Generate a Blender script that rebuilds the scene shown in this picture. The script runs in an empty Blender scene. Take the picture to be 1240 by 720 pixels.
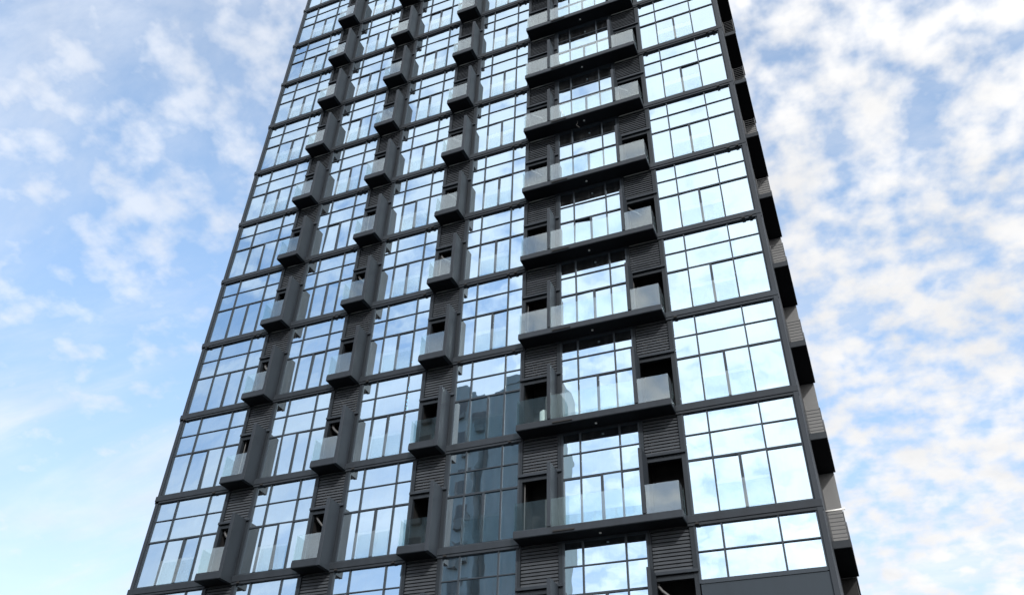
import bpy, bmesh, math, random
from mathutils import Vector, Matrix
random.seed(7)
S = bpy.context.scene
COL = S.collection
R = math.radians
G = 10.54            # height of the storey line taken as storey 0
H = 3.3              # storey height
LOW, HIGH = -1, 11   # storeys built in full

# ------------------------------------------------------------------ camera
def cam_axes(yaw, pit, rol):
    f = Vector((math.sin(yaw)*math.cos(pit), math.cos(yaw)*math.cos(pit), math.sin(pit)))
    r = f.cross(Vector((0, 0, 1))).normalized(); u = r.cross(f)
    return (math.cos(rol)*r + math.sin(rol)*u, -math.sin(rol)*r + math.cos(rol)*u, f)
CR, CU, CF = cam_axes(-0.413005, 0.653744, 0.0329964)
CPOS = Vector((9.866, -21.002, G - 8.9416))
FPX = 1012.78
cd = bpy.data.cameras.new('camera'); cam = bpy.data.objects.new('camera', cd); COL.objects.link(cam)
M4 = Matrix((CR, CU, -CF)).transposed().to_4x4(); M4.translation = CPOS
cam.matrix_world = M4
cd.sensor_width = 36.0; cd.lens = FPX/1240*36.0
cd.clip_start = 0.1; cd.clip_end = 6000
S.camera = cam

# ------------------------------------------------------------------ sky, sun, exposure
SUN_EL, SUN_AZ = R(30), R(148)        # azimuth measured from +y towards +x
W = bpy.data.worlds.new('World'); S.world = W; W.use_nodes = True
nt = W.node_tree; nt.nodes.clear()
def N(t, **kw):
    n = nt.nodes.new(t)
    for k, v in kw.items(): setattr(n, k, v)
    return n
def L(a, b): nt.links.new(a, b)
def val(x):
    n = N('ShaderNodeValue'); n.outputs[0].default_value = x; return n.outputs[0]
def math_(op, a, b=None, c=None, clamp=False):
    n = N('ShaderNodeMath', operation=op); n.use_clamp = clamp
    for i, v in enumerate((a, b, c)):
        if v is None: continue
        if isinstance(v, (int, float)): n.inputs[i].default_value = v
        else: L(v, n.inputs[i])
    return n.outputs[0]
def smooth(x, lo, hi, to0=0.0, to1=1.0):
    n = N('ShaderNodeMapRange', interpolation_type='SMOOTHSTEP')
    L(x, n.inputs[0])
    for i, v in enumerate((lo, hi, to0, to1)): n.inputs[i+1].default_value = v
    return n.outputs[0]
def noise(vec, scale, detail=6, rough=.55, dist=0.0):
    n = N('ShaderNodeTexNoise'); L(vec, n.inputs['Vector'])
    n.inputs['Scale'].default_value = scale; n.inputs['Detail'].default_value = detail
    n.inputs['Roughness'].default_value = rough; n.inputs['Distortion'].default_value = dist
    return n.outputs['Fac']
sky = N('ShaderNodeTexSky', sky_type='NISHITA'); sky.sun_disc = False
sky.sun_elevation = SUN_EL; sky.sun_rotation = SUN_AZ
sky.air_density = 1.0; sky.dust_density = 1.0; sky.ozone_density = 0.4
tc = N('ShaderNodeTexCoord'); D = tc.outputs['Generated']
sp = N('ShaderNodeSeparateXYZ'); L(D, sp.inputs[0])
X, Y, Z = sp.outputs
zz = math_('ADD', math_('MAXIMUM', Z, 0.0), 0.30)
cv = N('ShaderNodeCombineXYZ'); L(math_('DIVIDE', X, zz), cv.inputs[0]); L(math_('DIVIDE', Y, zz), cv.inputs[1])
P = cv.outputs[0]
# small clumped high clouds, closing up towards the right
big = noise(P, 1.1, 3, .5)
clump = noise(P, 21.0, 4, .5, .05)
clump2 = noise(P, 9.0, 6, .6)
opn = math_('MAXIMUM', smooth(X, -.64, -.24), smooth(Z, .50, .72))     # a clearer patch low on the left, behind the viewer
back = math_('MULTIPLY', smooth(Y, .25, -.55, 0, .16), math_('MULTIPLY_ADD', opn, 1.5, -.5))
rightw = smooth(X, -.50, .20, -.02, .085)
high = smooth(Z, .42, .66, -.10, .02)
cov = math_('ADD', math_('ADD', math_('MULTIPLY', clump, .86), math_('MULTIPLY', clump2, .44)),
            math_('ADD', math_('MULTIPLY', big, .22), math_('ADD', math_('ADD', back, math_('MULTIPLY', high, smooth(X, .05, -.35))), rightw)))
dense = math_('MULTIPLY', smooth(cov, .60, 1.0), smooth(X, -.6, .12, .60, .97))
# thin streaky veil, thicker low down
mp = N('ShaderNodeMapping'); L(P, mp.inputs[0]); mp.inputs['Rotation'].default_value = (0, 0, R(-38)); mp.inputs['Scale'].default_value = (.6, 1.9, 1)
veil = smooth(noise(mp.outputs[0], 1.9, 8, .62, .5), .40, .74, .06, .66)
low = smooth(Z, .60, .12, 0, .12)
mask = math_('MAXIMUM', dense, math_('ADD', veil, low, clamp=True))
skyc = N('ShaderNodeMix', data_type='RGBA', blend_type='MULTIPLY'); skyc.inputs[0].default_value = 1
L(sky.outputs[0], skyc.inputs[6])
tint = N('ShaderNodeMix', data_type='RGBA'); L(smooth(Z, .12, .68), tint.inputs[0])
tint.inputs[6].default_value = (.84, .765, .765, 1); tint.inputs[7].default_value = (1.04, 1.13, 1.13, 1); L(tint.outputs[2], skyc.inputs[7])
# cloud brightness: front-lit away from the sun, bright near it
slope = math_('SUBTRACT', 2.3, math_('MULTIPLY', math_('SUBTRACT', 1.0, opn), smooth(Y, .1, -.4, 0, 1.8)))
cb = math_('SUBTRACT', 4.75, math_('MULTIPLY', Y, slope))
cb = math_('MULTIPLY_ADD', X, .5, cb)
cb = math_('ADD', cb, math_('MULTIPLY', smooth(Z, .65, .2, 0, .6), smooth(X, -.4, .05)))
cb = math_('MULTIPLY', cb, math_('MULTIPLY_ADD', noise(P, 7.5, 6, .6, .2), .5, .77))
cc = N('ShaderNodeMix', data_type='RGBA', blend_type='MULTIPLY'); cc.inputs[0].default_value = 1
cc.inputs[6].default_value = (1.0, .992, .985, 1); L(cb, cc.inputs[7])
mix = N('ShaderNodeMix', data_type='RGBA'); L(mask, mix.inputs[0]); L(skyc.outputs[2], mix.inputs[6]); L(cc.outputs[2], mix.inputs[7])
bg = N('ShaderNodeBackground'); bg.inputs[1].default_value = .13; L(mix.outputs[2], bg.inputs[0])
out = N('ShaderNodeOutputWorld'); L(bg.outputs[0], out.inputs[0])

sl = bpy.data.lights.new('sun', 'SUN'); sl.energy = 1.35; sl.angle = R(2.5); sl.color = (1, .96, .91)
so = bpy.data.objects.new('sun', sl); COL.objects.link(so)
sdir = Vector((math.sin(SUN_AZ)*math.cos(SUN_EL), math.cos(SUN_AZ)*math.cos(SUN_EL), math.sin(SUN_EL)))
so.rotation_euler = sdir.to_track_quat('Z', 'Y').to_euler(); so.location = (60, -80, 120)
S.view_settings.view_transform = 'Standard'; S.view_settings.look = 'None'
S.view_settings.exposure = 1.25; S.view_settings.gamma = 1.0
S.render.engine = 'CYCLES'
S.cycles.max_bounces = 10; S.cycles.transparent_max_bounces = 16; S.cycles.glossy_bounces = 6

# ------------------------------------------------------------------ materials
def mat(name):
    m = bpy.data.materials.new(name); m.use_nodes = True; t = m.node_tree; t.nodes.clear()
    o = t.nodes.new('ShaderNodeOutputMaterial')
    return m, t, o
def paint(name, col, rough=.45, var=.18, scale=3.0, streak=True, spec=.5, bump=.15):
    m, t, o = mat(name); n = t.nodes; l = t.links
    b = n.new('ShaderNodeBsdfPrincipled'); l.new(b.outputs[0], o.inputs[0])
    g = n.new('ShaderNodeNewGeometry')
    oi = n.new('ShaderNodeObjectInfo')
    mpn = n.new('ShaderNodeMapping'); l.new(g.outputs['Position'], mpn.inputs[0])
    mpn.inputs['Scale'].default_value = (1, 1, .22 if streak else 1)
    a = n.new('ShaderNodeTexNoise'); l.new(mpn.outputs[0], a.inputs['Vector']); a.inputs['Scale'].default_value = scale; a.inputs['Detail'].default_value = 8; a.inputs['Roughness'].default_value = .65
    ad = n.new('ShaderNodeMath'); ad.operation = 'MULTIPLY_ADD'; l.new(oi.outputs['Random'], ad.inputs[0]); ad.inputs[1].default_value = .35
    l.new(a.outputs[0], ad.inputs[2])
    mr = n.new('ShaderNodeMapRange'); l.new(ad.outputs[0], mr.inputs[0])
    mr.inputs[1].default_value = .3; mr.inputs[2].default_value = 1.0; mr.inputs[3].default_value = 1-var; mr.inputs[4].default_value = 1+var
    mx = n.new('ShaderNodeMix'); mx.data_type = 'RGBA'; mx.blend_type = 'MULTIPLY'; mx.inputs[0].default_value = 1
    mx.inputs[6].default_value = (*col, 1); l.new(mr.outputs[0], mx.inputs[7]); l.new(mx.outputs[2], b.inputs['Base Color'])
    rr = n.new('ShaderNodeMapRange'); l.new(a.outputs[0], rr.inputs[0]); rr.inputs[3].default_value = rough-.1; rr.inputs[4].default_value = rough+.15
    l.new(rr.outputs[0], b.inputs['Roughness']); b.inputs['Specular IOR Level'].default_value = spec
    if bump:
        f = n.new('ShaderNodeTexNoise'); l.new(g.outputs['Position'], f.inputs['Vector']); f.inputs['Scale'].default_value = 60; f.inputs['Detail'].default_value = 3
        bp = n.new('ShaderNodeBump'); bp.inputs['Strength'].default_value = bump; bp.inputs['Distance'].default_value = .004
        l.new(f.outputs[0], bp.inputs['Height']); l.new(bp.outputs[0], b.inputs['Normal'])
    return m
CHAR = paint('charcoal_paint', (.023, .029, .037), .58, .3, spec=.22)
CHAR2 = paint('charcoal_cladding', (.016, .021, .027), .58, .3, spec=.22)
FRAME = paint('window_frame_metal', (.030, .039, .050), .55, .12, spec=.2)
SLAT = paint('louvre_metal', (.045, .051, .059), .55, .2, spec=.25)
PANEL = paint('blue_grey_panel', (.026, .036, .047), .5, .12, spec=.2)
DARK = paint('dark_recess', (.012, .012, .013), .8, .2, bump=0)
SOFF = paint('soffit_shade_tone', (.008, .009, .012), .7, .15, spec=.1)  # near-black tone carries the shade on the slab undersides
CONC = paint('raw_concrete', (.16, .163, .166), .85, .16, 1.6, spec=.2, bump=.3)
STEEL = paint('galvanised_rail', (.035, .038, .043), .4)
PIPE = paint('pale_pipe', (.075, .076, .078), .5, .15)
WHITE = paint('white_plastic', (.72, .72, .70), .4, .06)
BEIGE = paint('ac_casing', (.55, .53, .48), .5, .12)
INT = paint('interior_plaster', (.055, .056, .058), .9, .1, bump=0)
CURT = paint('curtain_cloth', (.42, .45, .47), .9, .08, bump=0)
OPPW = paint('render_wall', (.32, .385, .41), .85, .18, 1.2, spec=.2)
OPPD = paint('brown_wall', (.22, .24, .245), .85, .18, 1.2, spec=.2)
ASPH = paint('paving', (.042, .042, .042), .85, .3, .6, streak=False, spec=.2)

def mirror_glass(name, base, tint, refl, wav=.0035, film=.10):
    """coated facade glass: a strong mirror with a dark see-through share"""
    m, t, o = mat(name); n = t.nodes; l = t.links
    tr = n.new('ShaderNodeBsdfTransparent'); tr.inputs[0].default_value = (*tint, 1)
    gl = n.new('ShaderNodeBsdfGlossy'); gl.inputs['Color'].default_value = (*refl, 1); gl.inputs['Roughness'].default_value = 0
    g = n.new('ShaderNodeNewGeometry'); oi = n.new('ShaderNodeObjectInfo')
    mpn = n.new('ShaderNodeMapping'); l.new(g.outputs['Position'], mpn.inputs[0]); mpn.inputs['Scale'].default_value = (1, 1, .8)
    a = n.new('ShaderNodeTexNoise'); a.noise_dimensions = '4D'; l.new(mpn.outputs[0], a.inputs['Vector'])
    w = n.new('ShaderNodeMath'); w.operation = 'MULTIPLY'; l.new(oi.outputs['Random'], w.inputs[0]); w.inputs[1].default_value = 40; l.new(w.outputs[0], a.inputs['W'])
    a.inputs['Scale'].default_value = 1.5; a.inputs['Detail'].default_value = 1.5
    bp = n.new('ShaderNodeBump'); bp.inputs['Strength'].default_value = 1; bp.inputs['Distance'].default_value = wav
    l.new(a.outputs[0], bp.inputs['Height']); l.new(bp.outputs[0], gl.inputs['Normal'])
    lw = n.new('ShaderNodeLayerWeight'); lw.inputs[0].default_value = .5
    p = n.new('ShaderNodeMath'); p.operation = 'POWER'; l.new(lw.outputs['Facing'], p.inputs[0]); p.inputs[1].default_value = 4
    mr = n.new('ShaderNodeMapRange'); l.new(p.outputs[0], mr.inputs[0]); mr.inputs[3].default_value = base; mr.inputs[4].default_value = 1
    # faint rain streaks and dust film
    d = n.new('ShaderNodeBsdfDiffuse'); d.inputs[0].default_value = (.45, .47, .48, 1)
    ms = n.new('ShaderNodeMapping'); l.new(g.outputs['Position'], ms.inputs[0]); ms.inputs['Scale'].default_value = (9, 9, .5)
    s = n.new('ShaderNodeTexNoise'); l.new(ms.outputs[0], s.inputs['Vector']); s.inputs['Scale'].default_value = 1.2; s.inputs['Detail'].default_value = 5
    sm = n.new('ShaderNodeMapRange'); l.new(s.outputs[0], sm.inputs[0]); sm.inputs[1].default_value = .45; sm.inputs[2].default_value = .8; sm.inputs[3].default_value = film*.15; sm.inputs[4].default_value = film
    m1 = n.new('ShaderNodeMixShader'); l.new(mr.outputs[0], m1.inputs[0]); l.new(tr.outputs[0], m1.inputs[1]); l.new(gl.outputs[0], m1.inputs[2])
    m2 = n.new('ShaderNodeMixShader'); l.new(sm.outputs[0], m2.inputs[0]); l.new(m1.outputs[0], m2.inputs[1]); l.new(d.outputs[0], m2.inputs[2])
    l.new(m2.outputs[0], o.inputs[0])
    return m
GLASS = mirror_glass('coated_facade_glass', .66, (.30, .37, .40), (.655, .82, .95), .0026, .06)
BGLASS = mirror_glass('balcony_glass', .115, (.87, .935, .935), (.93, .98, 1), .0006, .004)
GGLASS = mirror_glass('guard_glass', .07, (.93, .96, .965), (.95, 1, 1), .0006, .003)
OPANE = paint('dark_window', (.11, .12, .125), .4, .2, bump=0)

# ------------------------------------------------------------------ helpers
def box(bm, x0, x1, y0, y1, z0, z1):
    v = [bm.verts.new(c) for c in ((x0,y0,z0),(x1,y0,z0),(x1,y1,z0),(x0,y1,z0),(x0,y0,z1),(x1,y0,z1),(x1,y1,z1),(x0,y1,z1))]
    for f in ((0,3,2,1),(4,5,6,7),(0,1,5,4),(1,2,6,5),(2,3,7,6),(3,0,4,7)): bm.faces.new([v[i] for i in f])
def bev(bm, w, seg=1):
    bmesh.ops.bevel(bm, geom=list(bm.edges), offset=w, segments=seg, affect='EDGES', profile=.5)
def tube(bm, pts, r, n=8):
    rings = []
    for i, p in enumerate(pts):
        p = Vector(p)
        d = (Vector(pts[min(i+1, len(pts)-1)]) - Vector(pts[max(i-1, 0)])).normalized()
        u = d.cross(Vector((0.13, .31, 1))).normalized(); w = d.cross(u)
        rings.append([bm.verts.new(p + r*(math.cos(a)*u + math.sin(a)*w)) for a in [2*math.pi*k/n for k in range(n)]])
    for a, b in zip(rings, rings[1:]):
        for k in range(n): bm.faces.new((a[k], a[(k+1)%n], b[(k+1)%n], b[k]))
    bm.faces.new(rings[0][::-1]); bm.faces.new(rings[-1])
def mesh(name, bm, m, smooth=False):
    bmesh.ops.recalc_face_normals(bm, faces=bm.faces)
    me = bpy.data.meshes.new(name); bm.to_mesh(me); bm.free(); me.materials.append(m)
    if smooth:
        for p in me.polygons: p.use_smooth = True
    return me
def put(name, me, parent=None, loc=(0,0,0), rot=(0,0,0)):
    o = bpy.data.objects.new(name, me); COL.objects.link(o); o.location = loc; o.rotation_euler = rot
    if parent: o.parent = parent
    return o
_cache = {}
def bx(name, m, dims, bevel=0.0):
    """a shared box mesh, its dims given as (x0,x1,y0,y1,z0,z1)"""
    key = (name, m.name, tuple(round(d, 4) for d in dims), bevel)
    if key not in _cache:
        bm = bmesh.new(); box(bm, *dims)
        if bevel: bev(bm, bevel)
        _cache[key] = mesh(name, bm, m)
    return _cache[key]
def part(name, m, dims, parent, bevel=0.0, loc=(0,0,0), rot=(0,0,0)): return put(name, bx(name, m, dims, bevel), parent, loc, rot)
def thing(o, label, cat, group=None):
    o['label'] = label; o['category'] = cat
    if group: o['group'] = group
    return o
def pix(p):
    d = Vector(p) - CPOS; w = d.dot(CF)
    if w < .1: return None
    return 620 + FPX*d.dot(CR)/w, 360 - FPX*d.dot(CU)/w
def area(x0, x1, z0, z1, y=0):
    """area in the photograph, clipped to the frame"""
    q = [pix((x, y, z)) for x, z in ((x0,z0),(x1,z0),(x1,z1),(x0,z1))]
    if None in q: return 0
    xs = [min(max(a, 0), 1240) for a, b in q]; ys = [min(max(b, 0), 720) for a, b in q]
    return abs(sum(xs[i]*ys[(i+1)%4] - xs[(i+1)%4]*ys[i] for i in range(4)))/2

# ------------------------------------------------------------------ ground
bm = bmesh.new(); box(bm, -2500, 2500, -2500, 2500, -.5, 0)
g = put('ground', mesh('ground', bm, ASPH)); g['kind'] = 'structure'

# ------------------------------------------------------------------ the tower
tower = bpy.data.objects.new('apartment_tower', None); COL.objects.link(tower); tower.location = (0, 0, 0)
thing(tower, 'tall charcoal apartment tower with mirror glass windows and stacked projecting balconies', 'apartment building')

BAYS = {'a': (-12.73, -11.88, -11.13, -10.456, -9.74), 'b': (-8.52, -7.93, -7.31, -6.756, -6.12),
        'c': (-4.90, -4.306, -3.70, -3.08, -2.50), 'd': (-1.275, -.68, -.04, .52, 1.10),
        'e': (2.42, 3.0, 3.62, 4.2, 4.80), 'f': (6.03, 6.751, 7.46, 8.172, 9.125)}
COLS = {1: (-9.74, -8.52), 2: (-6.12, -4.90), 3: (-2.50, -1.275), 4: (1.10, 2.42), 5: (4.80, 6.03)}
T1, T2, TOP = 2.30, 1.54, 2.985
panes = []    # (area, parent, width, height, centre, tilt)
slats = []

def frame_mesh(b):
    x0, m1, v, m3, x1 = b; bm = bmesh.new()
    ya, yb = -.035, .05
    box(bm, x0, x0+.05, ya, yb, -.02, TOP+.02); box(bm, x1-.05, x1, ya, yb, -.02, TOP+.02)
    for m in (m1, m3): box(bm, m-.021, m+.021, ya-.004, yb, -.016, TOP+.016)
    box(bm, v-.036, v+.036, ya+.002, yb, .0, T2-.034)
    box(bm, x0+.05, x1-.05, ya+.006, yb-.006, T1-.015, T1+.015)
    box(bm, x0+.05, x1-.05, ya+.004, yb-.006, T2-.027, T2+.027)
    box(bm, x0+.05, x1-.05, ya+.006, yb-.004, -.014, .012); box(bm, x0+.05, x1-.05, ya+.006, yb-.004, TOP-.012, TOP+.014)
    return mesh('window', bm, FRAME)
def add_panes(w, b, z, rows, k, bay):
    x0, m1, v, m3, x1 = b
    cells = []
    if 'up' in rows: cells += [(a, c, T1+.019, TOP-.012, 0) for a, c in ((x0+.05, m1-.026), (m1+.026, m3-.026), (m3+.026, x1-.05))]
    if 'mid' in rows: cells += [(a, c, T2+.033, T1-.019, 0) for a, c in ((x0+.05, m1-.026), (m1+.026, m3-.026), (m3+.026, x1-.05))]
    if 'low' in rows: cells += [(a, c, .012, T2-.033, q) for a, c, q in ((x0+.05, m1-.026, 0), (m1+.026, v-.04, 1), (v+.04, m3-.026, 1), (m3+.026, x1-.05, 0))]
    for i, (a, c, lo, hi, vent) in enumerate(cells):
        s = .26 if not vent else .7
        t = (R(random.gauss(0, s)), R(random.gauss(0, .02)), R(random.gauss(0, s)))
        if bay == 'e' and k == 3 and vent and i == 8-1: t = (R(-3.5), 0, R(4))
        panes.append((area(a, c, z+lo, z+hi), w, c-a, hi-lo, ((a+c)/2, .012, (lo+hi)/2), t, z))

for bay, b in BAYS.items():
    fm = frame_mesh(b)
    x0, m1, v, m3, x1 = b
    bl = x0-.14 if bay != 'a' else -12.90
    br = x1+.05 if bay != 'f' else 9.275
    bm = bmesh.new()      # storey band with a sloped lower lip
    prof = [(.03, -.03), (-.07, -.03), (-.10, -.055), (-.10, -.235), (-.075, -.25), (-.075, -.315), (.03, -.315)]
    va = [bm.verts.new((bl, y, z)) for y, z in prof]; vb = [bm.verts.new((br, y, z)) for y, z in prof]
    bm.faces.new(va); bm.faces.new(vb[::-1])
    for i in range(len(prof)):
        j = (i+1) % len(prof); bm.faces.new((va[i], vb[i], vb[j], va[j]))
    band = mesh('storey_band', bm, CHAR)
    br_me = bx('bracket', DARK, (-.05, .05, -.125, -.076, -.31, -.255), .008)
    for k in range(LOW, HIGH+1):
        z = G + k*H
        o = put('storey_band', band, tower, (0, 0, z))
        if bay != 'e':
            for dx in (.30, .55):
                if random.random() < (.2 if k < 3 else .8): put('bracket', br_me, o, (br-dx-.08*random.random(), 0, 0))
            if random.random() < .5: put('bracket', br_me, o, (bl+.25+.1*random.random(), 0, 0))
        if bay == 'f' and k == LOW: continue
        w = put('window', fm, tower, (0, 0, z))
        add_panes(w, b, z, ('up', 'mid', 'low'), k, bay)
        if bay != 'e' and not (bay in 'ab' and k in (1, 2, 3, 4)):
            gw = m3-m1-.05
            part('guard_panel', GGLASS, (m1+.025, m3-.025, -.098, -.086, .005, .80), w)
# lowest storey of the right bay: two rows of glass over a blue-grey panel
b = BAYS['f']; x0, m1, v, m3, x1 = b; z = G + LOW*H
bm = bmesh.new(); ya, yb = -.05, .05
box(bm, x0, x0+.05, ya, yb, T2-.05, TOP+.02); box(bm, x1-.05, x1, ya, yb, T2-.05, TOP+.02)
for m in (m1, m3): box(bm, m-.021, m+.021, ya-.004, yb, T2, TOP+.016)
box(bm, x0+.05, x1-.05, ya+.006, yb-.006, T1-.015, T1+.015); box(bm, x0+.05, x1-.05, ya-.006, yb-.004, T2-.06, T2+.045)
box(bm, x0+.05, x1-.05, ya+.006, yb-.004, TOP-.012, TOP+.014)
w = put('window', mesh('window', bm, FRAME), tower, (0, 0, z)); add_panes(w, b, z, ('up', 'mid'), LOW, 'f')
part('spandrel_panel', PANEL, (x0+.03, x1+.0, -.035, .05, -.35, T2-.063), tower, .004, (0, 0, z))

# glass panes: the 300 that show largest are parts, the rest one joined part
panes.sort(key=lambda p: -p[0])
for i, (ar, w, pw, ph, c, t, z) in enumerate(panes[:300]):
    part('pane', GLASS, (-pw/2-.004, pw/2+.004, -.008, .008, -ph/2-.004, ph/2+.004), w, 0, c, t)
def joined(name, items, m):
    bm = bmesh.new()
    for dims, mt in items:
        n0 = len(bm.verts); box(bm, *dims); bm.verts.ensure_lookup_table()
        bmesh.ops.transform(bm, matrix=mt, verts=bm.verts[n0:])
    o = put(name, mesh(name, bm, m), tower); o['kind'] = 'stuff'; return o
from mathutils import Euler
joined('pane', [((-pw/2-.004, pw/2+.004, -.008, .008, -ph/2-.004, ph/2+.004),
        Matrix.Translation(Vector(c)+Vector((0, 0, z))) @ Euler(t).to_matrix().to_4x4()) for ar, w, pw, ph, c, t, z in panes[300:]], GLASS)

# ---- service columns: louvre above an open ledge, balcony in front
NS = 11
def column(ci, k):
    x0, x1 = COLS[ci]; z = G + k*H; flip = ci == 5; big = ci >= 4
    # louvre frame (side stiles, header, lintel) with its slats
    bm = bmesh.new()
    box(bm, x0+.002, x0+.085, -.03, .10, -.30, 3.0); box(bm, x1-.115, x1-.002, -.034, .10, -.30, 3.0)
    box(bm, x0+.085, x1-.115, -.02, .10, 1.66, 1.775)
    box(bm, x0+.085, x1-.115, -.012, .02, 2.965, 3.0)
    lv = put('louvre', _cache.setdefault(('lv', ci), mesh('louvre', bm, CHAR2)), tower, (0, 0, z))
    part('header_bar', CHAR, (x0-.03, x1+.012, -.10, .06, 1.79, 1.875), lv, .006)
    p = (2.965-1.89)/NS
    for s in range(NS):
        zc = 1.89 + (s+.5)*p
        slats.append((area(x0+.09, x1-.12, z+zc-.04, z+zc+.04), lv, ci, (x0+.09, x1-.12), zc, z, R(68+random.gauss(0, 1.2))))
    # ledge recess
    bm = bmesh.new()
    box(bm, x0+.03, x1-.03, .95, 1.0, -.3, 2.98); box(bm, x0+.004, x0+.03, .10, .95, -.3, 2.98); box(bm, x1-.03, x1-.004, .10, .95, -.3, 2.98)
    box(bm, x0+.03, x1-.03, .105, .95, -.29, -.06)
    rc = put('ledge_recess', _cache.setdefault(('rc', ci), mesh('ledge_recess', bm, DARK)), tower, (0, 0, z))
    # refrigerant pipe bending down inside the opening
    rnd = random.Random(ci*100+k)
    if rnd.random() < .22:
        key = ('pipe', ci, rnd.randrange(3)); v = key[2]
        if key not in _cache:
            bm = bmesh.new(); px = x0+.16
            tube(bm, [(px-.02, .16, 1.70), (px, .13, 1.60-.03*v), (px+.08, .12, 1.50-.04*v), (px+.24+.05*v, .14, 1.32-.05*v), (px+.34+.05*v, .22, 1.22-.05*v)], .036+.006*v, 8)
            _cache[key] = mesh('pipe', bm, PIPE, True)
        put('pipe', _cache[key], rc)
    if rnd.random() < .3:
        part('jamb_light_strip', PIPE, (x0+.10, x0+.135, .12, .155, -.05, 1.66), rc, .01)  # pale upright strip standing in for light through the open balcony side
    # balcony
    if not big:
        bal = part('balcony', CHAR, (x0+.06, x1-.118, -.63, -.036, -.28, -.07), tower, .018, (0, 0, z))
        part('side_fin', CHAR, (x1-.235, x1-.115, -.655, -.037, -.285, 1.84), bal, .006)
        gx1 = x1-.24; gx0 = x0+.085
        part('glass_panel', BGLASS, (gx0, gx1, -.606, -.594, -.10, .75), bal)
        part('glass_panel', BGLASS, (gx0, gx0+.012, -.588, -.04, -.10, .75), bal)
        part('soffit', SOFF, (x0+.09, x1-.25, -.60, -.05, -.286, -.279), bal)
        part('upstand', CHAR, (x0+.075, x1-.24, -.618, -.59, -.075, -.03), bal, .004)
def big_balcony(k):
    z = G + k*H; a, b = 1.19, 5.905
    bal = part('long_balcony', CHAR, (a, b, -.63, -.036, -.28, -.06), tower, .018, (0, 0, z))
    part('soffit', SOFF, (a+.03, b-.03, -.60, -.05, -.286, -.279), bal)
    part('side_fin', CHAR, (2.195, 2.30, -.655, -.037, -.06, 1.84), bal, .006)
    part('side_fin', CHAR, (4.855, 4.955, -.655, -.037, -.06, 1.84), bal, .006)
    for p, q in ((1.215, 2.19), (2.305, 3.58), (3.59, 4.85), (4.965, 5.875)):
        part('glass_panel', BGLASS, (p, q, -.606, -.594, -.10, .75), bal)
    part('glass_panel', BGLASS, (1.215, 1.227, -.588, -.04, -.10, .75), bal)
    part('glass_panel', BGLASS, (5.863, 5.875, -.588, -.04, -.10, .75), bal)
    part('drip_trough', DARK, (2.36, 2.98, -.665, -.60, -.235, -.185), bal, .006)
    bm = bmesh.new(); tube(bm, [(0, 0, .012), (0, 0, -.012)], .035, 12)
    put('ceiling_light', _cache.setdefault('cl', mesh('ceiling_light', bm, WHITE)), bal, (3.6, -.33, -.295))
for k in range(LOW, HIGH+1):
    for ci in COLS: column(ci, k)
    big_balcony(k)
slats.sort(key=lambda s: -s[0])
SD = lambda w: (-w/2, w/2, -.045, .045, -.006, .006)
for ar, lv, ci, (a, b), zc, z, t in slats[:300]:
    part('slat', SLAT, SD(b-a), lv, 0, ((a+b)/2, .03, zc), (t, 0, 0))
joined('slat', [(SD(b-a), Matrix.Translation(((a+b)/2, .03, z+zc)) @ Matrix.Rotation(t, 4, 'X')) for ar, lv, ci, (a, b), zc, z, t in slats[300:]], SLAT)

# ---- body behind the glass: storey slabs, back wall, podium, upper storeys
ztop = G + (HIGH+1)*H
for k in range(LOW, HIGH+2):
    part('storey_slab', INT, (-12.70, 9.12, 1.02, 13.9, -.31, -.03), tower, 0, (0, 0, G+k*H))
    for bay, b in BAYS.items():
        part('storey_slab', INT, (b[0]+.002, b[4]-.002, .055, 1.018, -.31, -.03), tower, 0, (0, 0, G+k*H))
part('back_wall', INT, (-12.7, 9.12, 4.6, 4.8, G-3.6, ztop), tower)
for x in (-9.13, -5.51, -1.89, 1.76, 5.41):
    part('party_wall', INT, (x-.08, x+.08, 1.03, 4.59, G-3.6, ztop), tower)
part('side_wall', CHAR2, (-12.86, -12.735, -.03, 14, G-3.6, ztop), tower)
part('rear_wall', CHAR2, (-12.73, 9.12, 13.92, 14.0, G-3.6, ztop), tower)
part('corner_post', CHAR, (-12.86, -12.73, -.075, -.032, G-3.6, ztop), tower)
part('corner_post', CHAR, (9.126, 9.262, -.085, .16, 0, ztop), tower, .006)
part('side_wall', CHAR2, (9.13, 9.235, .17, 2.80, 0, ztop), tower)
part('podium', CHAR2, (-12.86, 9.12, -.04, 14.0, 0, G+LOW*H-.33), tower)
part('upper_storeys', GLASS, (-12.86, 9.2, .0, 14.0, ztop-.0, ztop+7*H), tower)
for k in range(HIGH+1, HIGH+9):
    part('storey_band', CHAR, (-12.93, 9.275, -.10, .0, -.315, -.03), tower, 0, (0, 0, G+k*H))
part('roof_parapet', CHAR, (-12.95, 9.28, -.12, 14.1, ztop+7*H-.02, ztop+7*H+1.0), tower)

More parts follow.
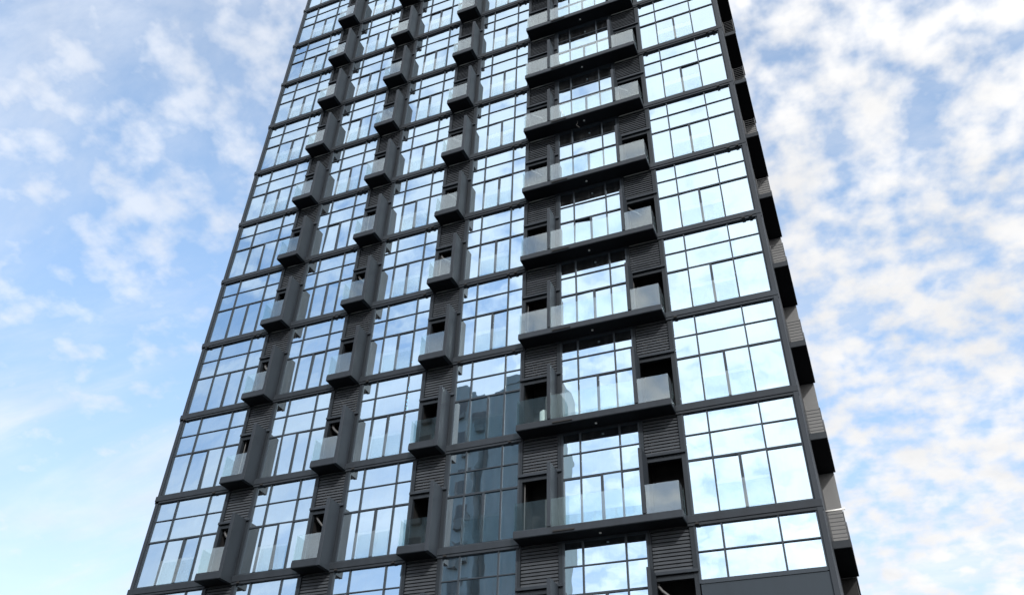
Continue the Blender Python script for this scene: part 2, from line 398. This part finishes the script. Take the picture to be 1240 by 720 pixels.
# ---- right flank: railed balconies between the corner and a concrete pier
part('pier', CONC, (8.9, 9.64, 5.26, 7.0, G-.3+.0, ztop+7*H), tower)
part('pier', DARK, (8.9, 9.60, 5.27, 7.0, 0, G-.31), tower)  # lower pier in near-black, its shading put into the colour
part('flank_wall', CHAR2, (9.10, 9.20, 2.81, 13.9, 0, ztop), tower)
part('flank_wall', CHAR2, (9.13, 9.30, 7.01, 14.0, 0, ztop), tower)
YA, YB = 2.83, 5.24
for k in range(LOW, HIGH+1):
    z = G + k*H
    sb = part('flank_balcony', CHAR, (9.205, 9.715, YA, YB+.03, -.28, -.06), tower, .012, (0, 0, z))
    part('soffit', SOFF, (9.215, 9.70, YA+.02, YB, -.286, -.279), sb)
    for q in range(7):
        zz_ = .02 + q*.113
        part('rail', STEEL, (9.23, 9.695, YA+.012, YA+.03, -.008, .008), sb, 0, (0, 0, zz_))
        part('rail', STEEL, (9.672, 9.692, YA+.034, YB-.01, -.008, .008), sb, 0, (0, 0, zz_))
    for x, y in ((9.25, YA+.0), (9.665, YA+.0)):
        part('rail_post', STEEL, (x, x+.032, y-.004, y+.034, -.06, .74), sb)
    for y in (YA+.8, YA+1.6, YB-.05):
        part('rail_post', STEEL, (9.694, 9.712, y, y+.03, -.06, .74), sb)
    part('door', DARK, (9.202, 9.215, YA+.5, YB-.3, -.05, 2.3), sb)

# ------------------------------------------------------------------ small things on and in the tower
def ac_unit(ci, k, dz, label):
    x0, x1 = COLS[ci]; cx = (x0+x1)/2
    r = bpy.data.objects.new('air_conditioner', None); COL.objects.link(r); r.location = (cx-.02, .42, G+k*H+dz)
    thing(r, label, 'air conditioner', 'outdoor units behind the louvres')
    part('casing', BEIGE, (-.40, .40, -.15, .15, 0, .56), r, .015)
    bm = bmesh.new()
    for rr in (.21, .15, .09):
        tube(bm, [(rr*math.cos(a), -.165, .28+rr*math.sin(a)) for a in [2*math.pi*i/18 for i in range(19)]], .008, 5)
    put('fan_grille', mesh('fan_grille', bm, STEEL), r)
    bm = bmesh.new(); tube(bm, [(-.12, -.152, .28), (-.12, -.158, .28)], .2, 18); put('fan_disc', mesh('fan_disc', bm, DARK), r, (.12, 0, 0))
ac_unit(4, 0, 2.0, 'pale outdoor unit behind the louvre under the second lowest long balcony, left end')
ac_unit(5, 0, 2.05, 'pale outdoor unit behind the louvre under the second lowest long balcony, right end')
ac_unit(5, 1, 2.05, 'pale outdoor unit behind the right louvre under the third lowest long balcony')
ac_unit(4, 1, 2.05, 'pale outdoor unit behind the left louvre under the third lowest long balcony')
ac_unit(3, 0, 1.9, 'pale outdoor unit behind the louvre above the lowest small balcony left of the long ones')
ac_unit(2, 0, 2.0, 'pale outdoor unit behind the louvre above the lowest balcony of the middle small stack')
ac_unit(2, 1, 2.1, 'pale outdoor unit behind the second louvre up in the middle small stack')

def solid(name, pts, r, m, label, cat, n=8, loc=(0, 0, 0)):
    bm = bmesh.new(); tube(bm, pts, r, n)
    return thing(put(name, mesh(name, bm, m, True), None, loc), label, cat)
solid('hanging_cable', [(0, 0, 0), (.01, 0, -.12), (-.05, .01, -.22), (.03, 0, -.33), (.08, .02, -.42)], .009, PIPE,
      'loose thin cable dangling from the dark underside of a long balcony', 'cable', 6, (3.35, -.40, G+5*H-.285))
solid('leaning_pole', [(0, 0, 0), (-.14, .22, .55), (-.26, .42, 1.05)], .022, WHITE,
      'white pole leaning behind the glass of an upper long balcony', 'pole', 8, (2.86, -.54, G+5*H-.055))
solid('drying_pole', [(0, 0, 0), (.25, .01, .012), (.52, .0, .02)], .03, WHITE,
      'white drying pole resting on the railing of the lowest flank balcony', 'pole', 10, (9.23, YA-.02, G+.78))
b_ = bpy.data.objects.new('bucket', None); COL.objects.link(b_); b_.location = (1.95, -.25, G+H-.055)
thing(b_, 'small white canister standing on the second long balcony from the bottom', 'canister')
bm = bmesh.new(); tube(bm, [(0, 0, 0), (0, 0, .03), (0, 0, .42), (0, 0, .47)], .13, 14); put('body', mesh('body', bm, WHITE), b_)
bm = bmesh.new(); tube(bm, [(0, 0, .472), (0, 0, .53)], .07, 12); put('cap', mesh('cap', bm, WHITE), b_)
b_.name = 'canister'
def curtain(x0, x1, k, label):
    bm = bmesh.new(); n = int((x1-x0)/.035); rows = []
    for i in range(n+1):
        x = x0 + (x1-x0)*i/n; y = .22 + .03*math.sin(i*1.25+.6*math.sin(i*.37))
        rows.append([bm.verts.new((x, y+dy, zq)) for dy in (0, .006) for zq in (0, 2.85)])
    for a, b in zip(rows, rows[1:]):
        bm.faces.new((a[0], b[0], b[1], a[1])); bm.faces.new((b[2], a[2], a[3], b[3]))
        bm.faces.new((a[1], b[1], b[3], a[3])); bm.faces.new((b[0], a[0], a[2], b[2]))
    bm.faces.new((rows[0][0], rows[0][1], rows[0][3], rows[0][2])); bm.faces.new((rows[-1][2], rows[-1][3], rows[-1][1], rows[-1][0]))
    thing(put('curtain', mesh('curtain', bm, CURT, True), None, (0, 0, G+k*H)), label, 'curtain', 'curtains behind the lower windows')
curtain(-.2, 1.03, 0, 'grey curtain drawn behind the shaded window left of the lowest long balcony')
curtain(-.6, 1.03, 1, 'grey curtain behind the shaded window left of the second lowest long balcony')
curtain(-1.2, 1.03, -1, 'grey curtain behind the lowest shaded window at the bottom edge')
curtain(2.5, 3.3, 0, 'grey curtain behind the left glass of the lowest long balcony')

# ------------------------------------------------------------------ the block across the street (seen mirrored in the lower windows)
opp = bpy.data.objects.new('opposite_block', None); COL.objects.link(opp); opp.location = (-18, -40, 0)
thing(opp, 'plain grey apartment block across the street, mirrored in the lower windows', 'apartment building')
ht = G + 31.6
part('wall', OPPW, (-1.1, 5.2, -6, 0, 0, ht), opp)
part('wall', OPPW, (-7.6, -2.0, -14, .3, 0, ht+.5), opp)
part('recess_wall', OPPD, (-2.0, -1.1, -14, -.8, 0, ht-1), opp)
part('roof_parapet', OPPW, (-1.09, 5.3, -.3, .12, ht-.5, ht+.25), opp)
wf = bmesh.new(); box(wf, -.65, .65, 0, .07, 0, 1.35); wf = mesh('window', wf, OPPD)
wp = bmesh.new(); box(wp, -.57, .57, .071, .085, .08, 1.27); wp = mesh('pane', wp, OPANE)
ac = bmesh.new(); box(ac, -.45, .45, 0, .38, 0, .6); ac = mesh('unit_box', ac, OPPD)
for f in range(13):
    zf = 1.2 + f*3.2
    for x in (-6.4, -3.2):
        w = put('window', wf, opp, (x, .302, zf)); put('pane', wp, w)
        put('unit_box', ac, opp, (x+.1, .302, zf-.75))
